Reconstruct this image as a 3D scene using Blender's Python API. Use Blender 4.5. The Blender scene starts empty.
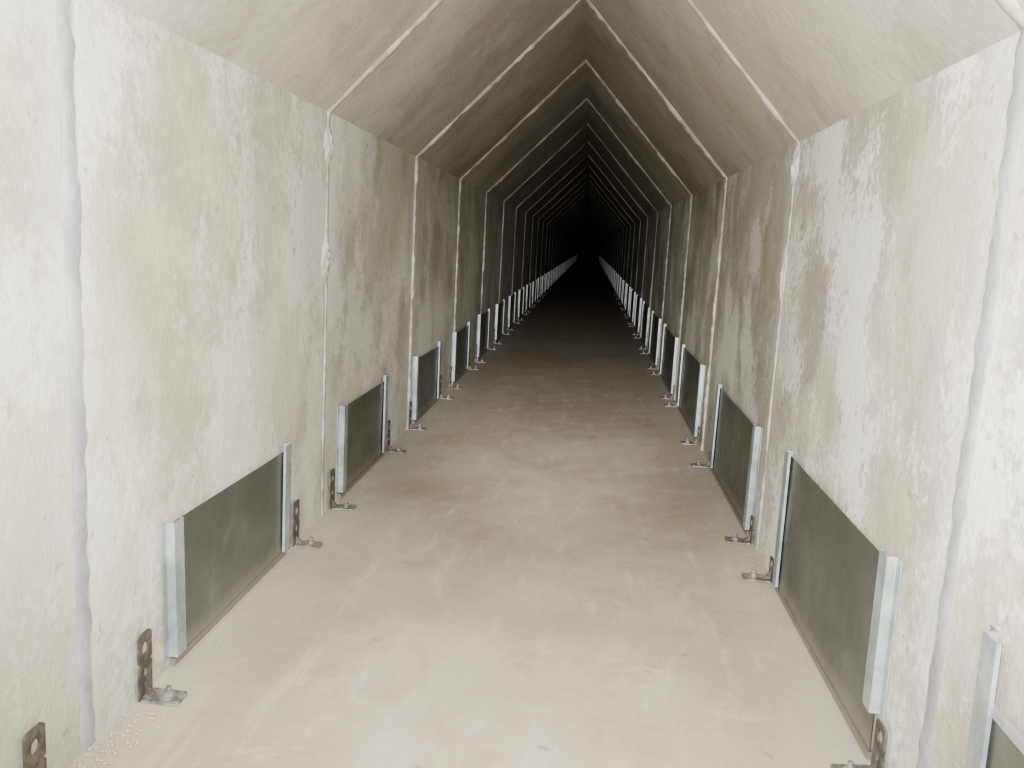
import bpy, bmesh, math, random
from mathutils import Vector, Matrix, noise
random.seed(7)
C=bpy.context.collection
# ---------------- dimensions (metres) ----------------
L=2.0; Y0=1.969; WL=-1.2222; WR=0.8685; HL=1.90; HR=1.855; AX=-0.149; AH=2.974; CAMH=1.364
YB=-4.2; YE=200.0; NSEAM0=-3; NSEAM1=44
# ---------------- helpers ----------------
def mk(name,verts,faces,mats,parent=None,fm=None,smooth=False):
    me=bpy.data.meshes.new(name); me.from_pydata(verts,[],faces); me.update()
    for m in mats: me.materials.append(m)
    if fm:
        for p,i in zip(me.polygons,fm): p.material_index=i
    if smooth:
        for p in me.polygons: p.use_smooth=True
    bm=bmesh.new(); bm.from_mesh(me); bmesh.ops.recalc_face_normals(bm,faces=bm.faces); bm.to_mesh(me); bm.free()
    o=bpy.data.objects.new(name,me); C.objects.link(o)
    if parent: o.parent=parent
    return o
class NT:
    def __init__(s,name):
        s.m=bpy.data.materials.new(name); s.m.use_nodes=True; s.t=s.m.node_tree; s.b=s.t.nodes["Principled BSDF"]
        s.tc=s.t.nodes.new("ShaderNodeTexCoord")
    def n(s,k,**kw):
        x=s.t.nodes.new(k)
        for a,b in kw.items(): setattr(x,a,b)
        return x
    def l(s,a,b): s.t.links.new(a,b)
    def vec(s,scale=(1,1,1),loc=(0,0,0)):
        x=s.n("ShaderNodeMapping"); s.l(s.tc.outputs["Object"],x.inputs["Vector"])
        x.inputs["Scale"].default_value=scale; x.inputs["Location"].default_value=loc; return x.outputs[0]
    def noise(s,scale,detail=6,rough=.6,dist=0,vec=None):
        x=s.n("ShaderNodeTexNoise"); s.l(vec if vec else s.tc.outputs["Object"],x.inputs["Vector"])
        x.inputs["Scale"].default_value=scale;x.inputs["Detail"].default_value=detail;x.inputs["Roughness"].default_value=rough;x.inputs["Distortion"].default_value=dist
        return x.outputs["Fac"]
    def ramp(s,f,a,b,va=0.,vb=1.):
        x=s.n("ShaderNodeMapRange"); x.interpolation_type='SMOOTHSTEP'
        s.l(f,x.inputs[0]); x.inputs[1].default_value=a;x.inputs[2].default_value=b;x.inputs[3].default_value=va;x.inputs[4].default_value=vb
        return x.outputs[0]
    def math(s,op,a,b=None,c=None):
        x=s.n("ShaderNodeMath",operation=op)
        for i,v in enumerate((a,b,c)):
            if v is None: continue
            if isinstance(v,(int,float)): x.inputs[i].default_value=v
            else: s.l(v,x.inputs[i])
        return x.outputs[0]
    def mix(s,f,a,b,mode='MIX'):
        x=s.n("ShaderNodeMix",data_type='RGBA',blend_type=mode)
        if isinstance(f,(int,float)): x.inputs[0].default_value=f
        else: s.l(f,x.inputs[0])
        for i,v in ((6,a),(7,b)):
            if isinstance(v,tuple): x.inputs[i].default_value=(*v,1)
            else: s.l(v,x.inputs[i])
        return x.outputs[2]
    def bump(s,h,strength=.3,dist=.01):
        x=s.n("ShaderNodeBump"); s.l(h,x.inputs["Height"]); x.inputs["Strength"].default_value=strength; x.inputs["Distance"].default_value=dist
        s.l(x.outputs[0],s.b.inputs["Normal"])
    def fin(s,col,rough=.8,metal=0.):
        if isinstance(col,tuple): s.b.inputs["Base Color"].default_value=(*col,1)
        else: s.l(col,s.b.inputs["Base Color"])
        if isinstance(rough,float): s.b.inputs["Roughness"].default_value=rough
        else: s.l(rough,s.b.inputs["Roughness"])
        s.b.inputs["Metallic"].default_value=metal
        return s.m
def concrete(name,base,dark,white,wamt,seed,lo=.50,dk=.35,grz=.35):
    k=NT(name)
    sep=k.n("ShaderNodeSeparateXYZ"); k.l(k.tc.outputs["Object"],sep.inputs[0]); Y=sep.outputs[1]
    u=k.math('DIVIDE',k.math('SUBTRACT',Y,Y0),L)
    idn=k.math('FLOOR',u)
    wn=k.n("ShaderNodeTexWhiteNoise",noise_dimensions='1D'); k.l(k.math('ADD',idn,seed+.37),wn.inputs["W"])
    fr=k.math('FRACT',u); ds=k.math('MINIMUM',fr,k.math('SUBTRACT',1.0,fr))
    big=k.noise(1.1,3,.6,.4,k.vec((1,1,.9),(seed,seed*2,0)))
    med=k.noise(5.0,7,.74,.2,k.vec((1,1,.95),(seed*3,0,seed)))
    fine=k.noise(30,4,.7)
    c=k.mix(k.ramp(big,.38,.62),dark,base)
    c=k.mix(k.ramp(k.math('ADD',k.math('MULTIPLY',big,.5),k.math('MULTIPLY',med,.5)),.40,.52,dk,0),c,tuple(x*.62 for x in dark))
    g=k.math('ADD',k.math('MULTIPLY',k.noise(1.5,2,.5,.3,k.vec((1,1,.8),(seed*5,seed,3))),.56),k.math('MULTIPLY',k.math('ADD',k.math('MULTIPLY',med,.5),k.math('MULTIPLY',fine,.5)),.44))
    c=k.mix(k.ramp(g,lo,lo+.03,0,wamt),c,white)
    c=k.mix(k.ramp(g,lo-.07,lo+.02,0,.22),c,white)
    g2=k.math('ADD',k.math('MULTIPLY',k.noise(3.4,2,.5,.2,k.vec((1,1.3,.8),(seed,seed*7,1))),.55),k.math('MULTIPLY',fine,.45))
    c=k.mix(k.ramp(g2,.555,.60,0,wamt*.75),c,white)
    nz=k.math('ADD',ds,k.math('MULTIPLY',k.math('SUBTRACT',med,.5),.30))
    c=k.mix(k.ramp(nz,.0,.07,grz,0),c,white)
    # uneven grey-brown scuffs
    sc=k.noise(2.4,6,.75,.8,k.vec((1,.7,1.2),(seed*2,4,seed)))
    c=k.mix(k.ramp(sc,.55,.68,0,.32),c,tuple(x*.62 for x in dark))
    hs=k.n("ShaderNodeHueSaturation"); k.l(c,hs.inputs["Color"]); k.l(k.ramp(wn.outputs[0],0,1,.86,1.02),hs.inputs["Value"])
    c2=k.mix(k.ramp(fine,.56,.75,0,.28),hs.outputs[0],(.20,.185,.16))
    c2=k.mix(k.ramp(k.noise(16,2,.5,0,k.vec((1,1,1),(seed,5,7))),.70,.735,0,.5),c2,(.20,.18,.15))
    c2=k.mix(k.ramp(ds,.010,.019,.60,0),c2,(.17,.165,.16))
    k.bump(k.math('ADD',k.math('MULTIPLY',med,.7),k.math('MULTIPLY',fine,.4)),.50,.014)
    return k.fin(c2,.85)
M_wall=concrete("concrete_wall",(.395,.386,.312),(.345,.334,.265),(.555,.56,.525),.42,1.3,.52,.45)
M_wallr=concrete("concrete_wall_right",(.375,.362,.298),(.33,.317,.257),(.62,.62,.60),.65,6.1,.515,.45)
M_roof=concrete("concrete_roof",(.355,.332,.275),(.315,.293,.242),(.46,.435,.38),.22,3.7,.53,.3,.22)
# floor
k=NT("dusty_floor")
big=k.noise(.8,3,.6,.6); med=k.noise(3.2,7,.74,.3,k.vec((1.2,.8,1))); fin=k.noise(40,3,.7)
strk=k.noise(4,7,.75,.3,k.vec((2.6,.45,1)))
strk2=k.noise(3,7,.75,.4,k.vec((.8,2.2,1),(3,1,0)))
c=k.mix(k.ramp(big,.36,.64),(.288,.257,.205),(.345,.315,.258))
c=k.mix(k.ramp(med,.45,.7,0,.6),c,(.235,.206,.165))
c=k.mix(k.ramp(strk,.53,.70,0,.42),c,(.47,.436,.37))
c=k.mix(k.ramp(strk2,.55,.70,0,.38),c,(.44,.41,.352))
c=k.mix(k.ramp(strk2,.30,.46,.36,0),c,(.215,.19,.152))
wv=k.n("ShaderNodeTexWave",wave_type='RINGS',rings_direction='Z'); k.l(k.vec((1,.8,1),(-2.1,-1.2,0)),wv.inputs["Vector"])
for a,b in (("Scale",1.5),("Distortion",1.2),("Detail",3.),("Detail Scale",.8),("Detail Roughness",.5)): wv.inputs[a].default_value=b
c=k.mix(k.math('MULTIPLY',k.ramp(wv.outputs["Fac"],.55,1.0),k.ramp(strk,.42,.6,.0,.16)),c,(.47,.44,.38))
c=k.mix(k.ramp(fin,.58,.75,0,.32),c,(.17,.148,.12))
c=k.mix(k.ramp(k.noise(13,2,.5,0,k.vec((1,1,1),(2,5,7))),.71,.74,0,.5),c,(.16,.14,.115))
sep=k.n("ShaderNodeSeparateXYZ"); k.l(k.tc.outputs["Object"],sep.inputs[0])
ed=k.math('ABSOLUTE',k.math('SUBTRACT',sep.outputs[0],(WL+WR)/2))
ed=k.math('ADD',ed,k.math('MULTIPLY',k.math('SUBTRACT',med,.5),.5))
c=k.mix(k.ramp(ed,.72,1.02,0,.45),c,(.43,.405,.35))
k.bump(k.math('ADD',med,k.math('MULTIPLY',fin,.35)),.45,.008)
M_floor=k.fin(c,.8)
# grout
k=NT("grout"); n1=k.noise(5,5,.7,.3)
c=k.mix(k.ramp(n1,.42,.62),(.28,.27,.23),(.43,.425,.39)); k.bump(n1,.5,.01); M_grout=k.fin(c,.9)
k=NT("grout_grey_sealant"); n1=k.noise(5,5,.7,.3)
c=k.mix(k.ramp(n1,.40,.64),(.225,.225,.235),(.32,.32,.335)); k.bump(n1,.5,.01); M_grout3=k.fin(c,.9)
k=NT("grout_roof"); n1=k.noise(5,5,.7,.3)
c=k.mix(k.ramp(n1,.40,.62),(.22,.20,.16),(.34,.315,.26)); k.bump(n1,.5,.01); M_grout2=k.fin(c,.9)
# galvanised post
k=NT("galvanised_steel"); v=k.n("ShaderNodeTexVoronoi"); k.l(k.tc.outputs["Object"],v.inputs["Vector"]); v.inputs["Scale"].default_value=60
n1=k.noise(7,4,.6); c=k.mix(k.ramp(n1,.35,.65),(.21,.238,.245),(.33,.36,.368)); c=k.mix(.12,c,v.outputs["Color"],'OVERLAY')
M_galv=k.fin(c,.40,.3)
# panel sheet
k=NT("dark_sheet_metal"); n1=k.noise(2.2,3,.55,.3); n2=k.noise(14,4,.7); n3=k.noise(4,6,.75,.5,k.vec((1,1,.5),(3,2,1)))
c=k.mix(k.ramp(n1,.35,.7),(.098,.107,.093),(.145,.153,.136)); c=k.mix(k.ramp(n2,.62,.85,0,.15),c,(.30,.31,.29))
c=k.mix(k.ramp(n3,.55,.72,0,.28),c,(.30,.30,.27))
sep=k.n("ShaderNodeSeparateXYZ"); k.l(k.tc.outputs["Object"],sep.inputs[0])
c=k.mix(k.ramp(k.math('ADD',sep.outputs[2],k.math('MULTIPLY',n3,.06)),.05,.14,.45,0),c,(.36,.34,.29))
M_panel=k.fin(c,k.ramp(n2,.3,.7,.32,.42),.5)
k=NT("rusty_steel"); n1=k.noise(25,4,.7)
c=k.mix(k.ramp(n1,.4,.62),(.085,.082,.077),(.16,.142,.122)); k.bump(n1,.4,.003); M_rust=k.fin(c,.6,.5)
k=NT("worn_zinc"); n1=k.noise(30,4,.7)
c=k.mix(k.ramp(n1,.4,.6),(.14,.135,.125),(.28,.27,.255)); k.bump(n1,.4,.003); M_zinc=k.fin(c,.55,.4)
k=NT("rubble"); n1=k.noise(30,3,.6); c=k.mix(n1,(.22,.19,.155),(.40,.365,.31)); M_rub=k.fin(c,.9)
k=NT("skim_plaster"); n1=k.noise(9,6,.75,.3); c=k.mix(k.ramp(n1,.35,.6),(.32,.31,.265),(.48,.475,.43)); k.bump(n1,.7,.012); M_skim=k.fin(c,.9)
# ---------------- shell ----------------
def slab(name,p,q,out,mat):
    v=[]
    for y in (YB,YE):
        for a in (p,q,(q[0]+out[0],q[1]+out[1]),(p[0]+out[0],p[1]+out[1])): v.append((a[0],y,a[1]))
    f=[(0,1,2,3),(7,6,5,4),(0,4,5,1),(1,5,6,2),(2,6,7,3),(3,7,4,0)]
    return mk(name,v,f,[mat])
slab("wall_left",(WL,0),(WL,HL),(-.2,0),M_wall)
slab("wall_right",(WR,0),(WR,HR),(.2,0),M_wallr)
slab("floor",(WL-.2,0),(WR+.2,0),(0,-.2),M_floor)
v=[];f=[]
sec=[(WL,HL),(AX,AH),(WR,HR),(WR+.2,HR),(WR+.2,HR+.1),(AX,AH+.25),(WL-.2,HL+.1),(WL-.2,HL)]
for y in (YB,YE):
    for a in sec: v.append((a[0],y,a[1]))
n=len(sec)
f=[tuple(range(n)),tuple(range(2*n-1,n-1,-1))]+[(i,(i+1)%n,(i+1)%n+n,i+n) for i in range(n)]
mk("ceiling",v,f,[M_roof])
for nm,y in (("wall_end",YE),("wall_back",YB-.2)):
    pts=[(WL-.2,-.2),(WL-.2,HL+.1),(AX,AH+.25),(WR+.2,HR+.1),(WR+.2,-.2)]
    v=[(a[0],y,a[1]) for a in pts]+[(a[0],y+.2,a[1]) for a in pts]
    mk(nm,v,[(0,1,2,3,4),(9,8,7,6,5)]+[(i,(i+1)%5,(i+1)%5+5,i+5) for i in range(5)],[M_wall])
# ---------------- joint beads ----------------
def lerp(a,b,t): return a+(b-a)*t
segs=[((WL,0),(WL,HL)),((WL,HL),(AX,AH)),((AX,AH),(WR,HR)),((WR,HR),(WR,0))]
prof=[(-1,-.1),(-.8,.45),(-.4,1),(.2,.9),(.7,.35),(1,-.1)]
def joint(i):
    y=Y0+i*L
    near=i<5
    V=[];F=[];FM=[]
    path=[]
    for si,(a,b) in enumerate(segs):
        ln=math.dist(a,b); st=int(ln/(.02 if near else .2))+1
        for j in range(st+(1 if si==3 else 0)):
            t=j/st
            path.append((lerp(a[0],b[0],t),lerp(a[1],b[1],t),si))
    nor=[(1,0),None,None,(-1,0)]
    for si in (1,2):
        a,b=segs[si]; d=Vector((b[0]-a[0],b[1]-a[1])).normalized(); nn=Vector((d.y,-d.x))
        if nn.y>0: nn=-nn
        nor[si]=(nn.x,nn.y)
    for (x,z,si) in path:
        nx,nz=nor[si]
        a1=noise.noise(Vector((x*6,y*3.1,z*6))); a2=noise.noise(Vector((x*24+4,y*2.3,z*24)))
        if si in (0,3):
            w0,h0=((.030,.003) if i<=0 else (.020,.006) if i==1 else (.028,.013))
            w=w0*(1+.4*a1+.55*a2); h=h0*(1+.6*a1+.7*a2)
        else: w=.028*(1+.45*a1+.5*a2); h=(.011 if i<2 else .018)*(1+.5*a1+.6*a2)
        h=max(h,.0012)
        off=.010*noise.noise(Vector((x*2,y+9,z*2)))+.006*a2
        for (a,b) in prof:
            hh=b*h
            V.append((x+nx*hh,y+off+a*w,z+nz*hh))
    m=len(prof)
    for j in range(len(path)-1):
        for q in range(m-1):
            F.append((j*m+q,j*m+q+1,(j+1)*m+q+1,(j+1)*m+q)); FM.append(1 if path[j][2] in (1,2) else 0)
    mk("joint_mortar_%d"%(i-NSEAM0+1),V,F,[M_grout3 if i<=0 else M_grout,M_grout2],fm=FM,smooth=True)
for i in range(NSEAM0,NSEAM1): joint(i)
# hand-applied mortar dabs over the joints (flattened ragged lumps on the wall)
DN=NSEAM1-NSEAM0+1
def dab(side,y,z,ry,rz,th=.012,seed=0):
    global DN
    s=1 if side=='L' else -1; xw=WL if side=='L' else WR
    V=[];F=[];NR,NA=7,36
    V.append((xw+s*th,y,z))
    for r in range(1,NR+1):
        for a in range(NA):
            an=2*math.pi*a/NA; q=r/NR
            rr=q*(1+.35*noise.noise(Vector((math.cos(an)*1.6+seed,math.sin(an)*1.6,seed)))+.22*noise.noise(Vector((math.cos(an)*5+seed,math.sin(an)*5,seed+3))))
            h=th*(1-q**2.5)*(1+.7*noise.noise(Vector((math.cos(an)*q*3,math.sin(an)*q*3,seed*2))))+.0003
            V.append((xw+s*h,y+ry*rr*math.cos(an),min(z+rz*rr*math.sin(an),(HL if side=='L' else HR)-.002)))
    for a in range(NA): F.append((0,1+a,1+(a+1)%NA))
    for r in range(NR-1):
        for a in range(NA):
            p0=1+r*NA; F.append((p0+a,p0+NA+a,p0+NA+(a+1)%NA,p0+(a+1)%NA))
    mk("joint_mortar_%d"%DN,V,F,[M_skim],smooth=True); DN+=1
y1=Y0+L
dab('L',y1-.02,1.24,.055,.10,.016,1); dab('L',y1,1.76,.07,.09,.012,2)
dab('R',y1,1.76,.06,.10,.016,3); dab('R',y1+.02,1.30,.05,.14,.012,4); dab('L',y1+L,1.0,.05,.08,.012,5)
# ---------------- panels ----------------
def box(V,F,FM,x0,x1,y0,y1,z0,z1,mi):
    b=len(V)
    for x in (x0,x1):
        for y in (y0,y1):
            for z in (z0,z1): V.append((x,y,z))
    for q in ((0,1,3,2),(4,6,7,5),(0,4,5,1),(2,3,7,6),(0,2,6,4),(1,5,7,3)): F.append(tuple(b+i for i in q)); FM.append(mi)
def extr(V,F,FM,poly,z0,z1,mi,tilt=0):
    b=len(V);n=len(poly)
    for z in (z0,z1):
        for (x,y) in poly: V.append((x,y+(tilt*(z-z0)),z))
    F.append(tuple(b+i for i in range(n)));F.append(tuple(b+n+i for i in range(n)))
    for i in range(n): F.append((b+i,b+(i+1)%n,b+n+(i+1)%n,b+n+i))
    FM+= [mi]*(n+2)
def panel(side,ya,yb,ztop,plow=0.0,zb=.04,name="sheet_metal_panel"):
    s=1 if side=='L' else -1; xw=WL if side=='L' else WR
    V=[];F=[];FM=[]
    t=.003; D=.030; lap=.055; ft=.032
    for (yp,dr) in ((ya,1),(yb,-1)):
        P=[(0,-ft),(t,-ft),(t,-t),(D,-t),(D,lap+t),(D-.010,lap+t),(D-.010,lap),(D-t,lap),(D-t,0),(0,0)]
        poly=[(xw+s*(a+.002),yp+dr*b) for a,b in P]
        extr(V,F,FM,poly,zb if dr==1 else .035,ztop+random.uniform(-.008,.012),0,random.uniform(-.03,.03))
    nx=12;nz=5;b=len(V); z0=.03;z1=ztop-.02-plow
    a0=ya+.006;b0=yb-.006; sl=random.uniform(-.015,.015)
    for lay in (0,1):
        for i in range(nx+1):
            for j in range(nz+1):
                yy=lerp(a0,b0,i/nx); zz=lerp(z0,z1+sl*(i/nx-.5),j/nz)
                w=.0035*noise.noise(Vector((yy*3,zz*4,xw*3)))
                V.append((xw+s*(.014+w+lay*.002),yy,zz))
    N=(nx+1)*(nz+1)
    for lay in (0,1):
        for i in range(nx):
            for j in range(nz):
                q=b+lay*N+i*(nz+1)+j; F.append((q,q+1,q+nz+2,q+nz+1)); FM.append(1)
    for i in range(nx):
        for j in (0,nz):
            q=b+i*(nz+1)+j; F.append((q,q+nz+1,q+nz+1+N,q+N)); FM.append(1)
    box(V,F,FM,xw+s*.002,xw+s*.020,a0,b0,.008,.03,1)
    if plow>0:
        box(V,F,FM,xw+s*.014,xw+s*.026,a0,b0,z1-.006,z1+.012,0)
    return mk(name,V,F,[M_galv,M_panel],fm=FM)
def SL(y): return y*1.024
def SR(y): return y*1.034
Lp=[(2.35,3.33,.485),(4.12,5.05,.50),(5.97,6.94,.50),(7.74,8.68,.51)]
y=9.50
while y<80: Lp.append((y,y+.93,.525)); y+=1.83
Rp=[(.55,1.64,.65,.13),(2.185,3.36,.59,0),(3.99,5.21,.56,0),(6.0,7.25,.57,0),(7.80,9.1,.565,0)]
y=9.7
while y<80: Rp.append((y,y+1.2,.575,0)); y+=1.87
Lp=[(-1.2,-.2,.5),(.5,1.45,.5)]+Lp
Lp=[(SL(a),SL(b),z) for a,b,z in Lp]; Rp=[(SR(a),SR(b),z,pl) for a,b,z,pl in Rp]
for a,b,z in Lp: panel('L',a,b,z)
for a,b,z,pl in Rp: panel('R',a,b,z,pl,.15 if a<3 else .04)
# ---------------- brackets ----------------
def bracket(side,y,h=.20,foot=.12,w=.075,x_off=.012):
    s=1 if side=='L' else -1; xw=WL if side=='L' else WR
    V=[];F=[];FM=[]; t=.006
    tw=random.uniform(-.15,.15)
    def holed(P,a0,a1,b0,b1,ca,cb,ra,rb,mi):
        b=len(V);N=24
        for d in (0,1):
            for kk in range(N):
                an=2*math.pi*kk/N; V.append(P(ca+ra*math.cos(an),cb+rb*math.sin(an),d))
            for kk in range(N):
                an=2*math.pi*kk/N; cx,sx=math.cos(an+1e-6),math.sin(an+1e-6)
                tx=((a1 if cx>0 else a0)-ca)/cx; tz=((b1 if sx>0 else b0)-cb)/sx
                tt=min(tx,tz); V.append(P(ca+tt*cx,cb+tt*sx,d))
        M=2*N
        for kk in range(N):
            k2=(kk+1)%N
            F.append((b+kk,b+k2,b+N+k2,b+N+kk)); F.append((b+M+kk,b+M+k2,b+M+N+k2,b+M+N+kk))
            F.append((b+kk,b+k2,b+M+k2,b+M+kk)); F.append((b+N+kk,b+N+k2,b+M+N+k2,b+M+N+kk)); FM.extend([mi]*4)
    P=lambda a,b,d:(xw+s*(x_off+d*t),y+a,b)
    holed(P,-w/2,w/2,h*.55,h,0,h*.77,.017,.020,0)
    holed(P,-w/2,w/2,h*.22,h*.55,0,h*.40,.010,.016,0)
    box(V,F,FM,xw+s*x_off,xw+s*(x_off+t),y-w/2,y+w/2,.004,h*.22,0)
    Q=lambda a,b,d:(xw+s*(x_off+b),y+a+tw*(b-t),.004+d*t)
    holed(Q,-w/2,w/2,t,foot,0,.03+(foot-.03)*.5,.011,.011,1)
    b=len(V); x1=xw+s*(x_off+t)
    for yy in (y-.004,y+.004): V+= [(x1,yy,.01),(x1+s*.03,yy,.01),(x1,yy,.045)]
    F+=[(b,b+1,b+2),(b+3,b+5,b+4),(b,b+3,b+4,b+1),(b+1,b+4,b+5,b+2),(b+2,b+5,b+3,b)];FM+=[0]*5
    bb=.03+(foot-.03)*.5
    cx=xw+s*(x_off+bb); cy=y+tw*bb
    for r,z0,z1,n in ((.021,.010,.013,20),(.0135,.013,.026,6),(.007,.026,.042,10)):
        poly=[(cx+r*math.cos(2*math.pi*i/n),cy+r*math.sin(2*math.pi*i/n)) for i in range(n)]
        extr(V,F,FM,poly,z0,z1,1)
    box(V,F,FM,xw+s*.001,xw+s*x_off,y-.010,y+.010,h*.02+.004,h*.2,0)
    return mk("angle_bracket",V,F,[M_rust,M_zinc],fm=FM)
BY=[]
for i,(a,b,z) in enumerate(Lp[1:14]):
    for yy in (a-(.17 if i==1 else .14),b+(.25 if i==0 else .13)): bracket('L',yy); BY.append((0,yy))
for i,(a,b,z,pl) in enumerate(Rp[:14]):
    for yy,hh in ((a-(.06 if i==1 else .075),.15 if i==1 else .13),(b+.10,.10)): bracket('R',yy,h=hh); BY.append((1,yy))
# ---------------- rubble ----------------
V=[];F=[];FM=[]
cnt=0
while cnt<420:
    side=random.random()<.6; yy=random.choice([random.uniform(1.2,9),Y0+random.gauss(0,.12),random.uniform(1.4,4)])
    d=abs(random.gauss(0,.03))+.05 if random.random()<.4 else abs(random.gauss(0,.03))+.01
    if any(abs(yy-b)<.08 and (sd==0)==side for sd,b in BY): continue
    if d<.05 and any(p[0]-.05<yy<p[1]+.05 for p in (Lp if side else Rp)): continue
    cnt+=1
    r=random.uniform(.002,.006)*(1.5 if abs(yy-Y0)<.2 else 1)
    x=(WL+d) if side else (WR-d)
    b=len(V)
    for s1 in ((1,0,0),(0,1,0),(-1,0,0),(0,-1,0),(0,0,1),(0,0,-.6)):
        V.append((x+s1[0]*r*random.uniform(.6,1.2),yy+s1[1]*r*random.uniform(.6,1.3),r*.5+s1[2]*r*random.uniform(.5,.9)))
    for q in ((0,1,4),(1,2,4),(2,3,4),(3,0,4),(1,0,5),(2,1,5),(3,2,5),(0,3,5)): F.append(tuple(b+j for j in q)); FM.append(0)
mk("rubble_debris",V,F,[M_rub])
# ---------------- camera ----------------
yaw,p,r=-.0815,.1633,.0526
Fv=Vector((math.sin(yaw)*math.cos(p),math.cos(yaw)*math.cos(p),-math.sin(p)))
R0=Vector((math.cos(yaw),-math.sin(yaw),0)); U0=R0.cross(Fv)
R=math.cos(r)*R0+math.sin(r)*U0; U=-math.sin(r)*R0+math.cos(r)*U0
cam=bpy.data.cameras.new("camera"); co=bpy.data.objects.new("camera",cam); C.objects.link(co)
m=Matrix((R,U,-Fv)).transposed().to_4x4(); m.translation=Vector((0,0,CAMH)); co.matrix_world=m
cam.sensor_width=36; cam.lens=862.7*36/1024; cam.clip_start=.02; cam.clip_end=400
bpy.context.scene.camera=co
# ---------------- light: camera flash plus added fill spot ----------------
def spot(name,e,ang,blend,col,loc,tgt,rad):
    l=bpy.data.lights.new(name,'SPOT'); l.energy=e; l.spot_size=math.radians(ang); l.spot_blend=blend; l.color=col; l.shadow_soft_size=rad
    o=bpy.data.objects.new(name,l); C.objects.link(o); o.location=loc
    o.rotation_euler=(Vector(tgt)-Vector(loc)).to_track_quat('-Z','Y').to_euler()
spot("camera_flash",1650,115,1.0,(1,.985,.945),(-.06,-.02,CAMH+.07),(-.2,6,1.45),.03)
spot("added_fill_beam",2900,28,1.0,(1,.98,.94),(-.06,-.02,CAMH+.07),(-.2,8,.40),.03)  # added narrow spot, not the flash itself; brightens the tunnel farther in
w=bpy.data.worlds.new("world"); w.use_nodes=True; w.node_tree.nodes["Background"].inputs[0].default_value=(0,0,0,1); w.node_tree.nodes["Background"].inputs[1].default_value=0
bpy.context.scene.world=w
sc=bpy.context.scene
sc.view_settings.view_transform='AgX'; sc.view_settings.look='AgX - Medium High Contrast'; sc.view_settings.exposure=0
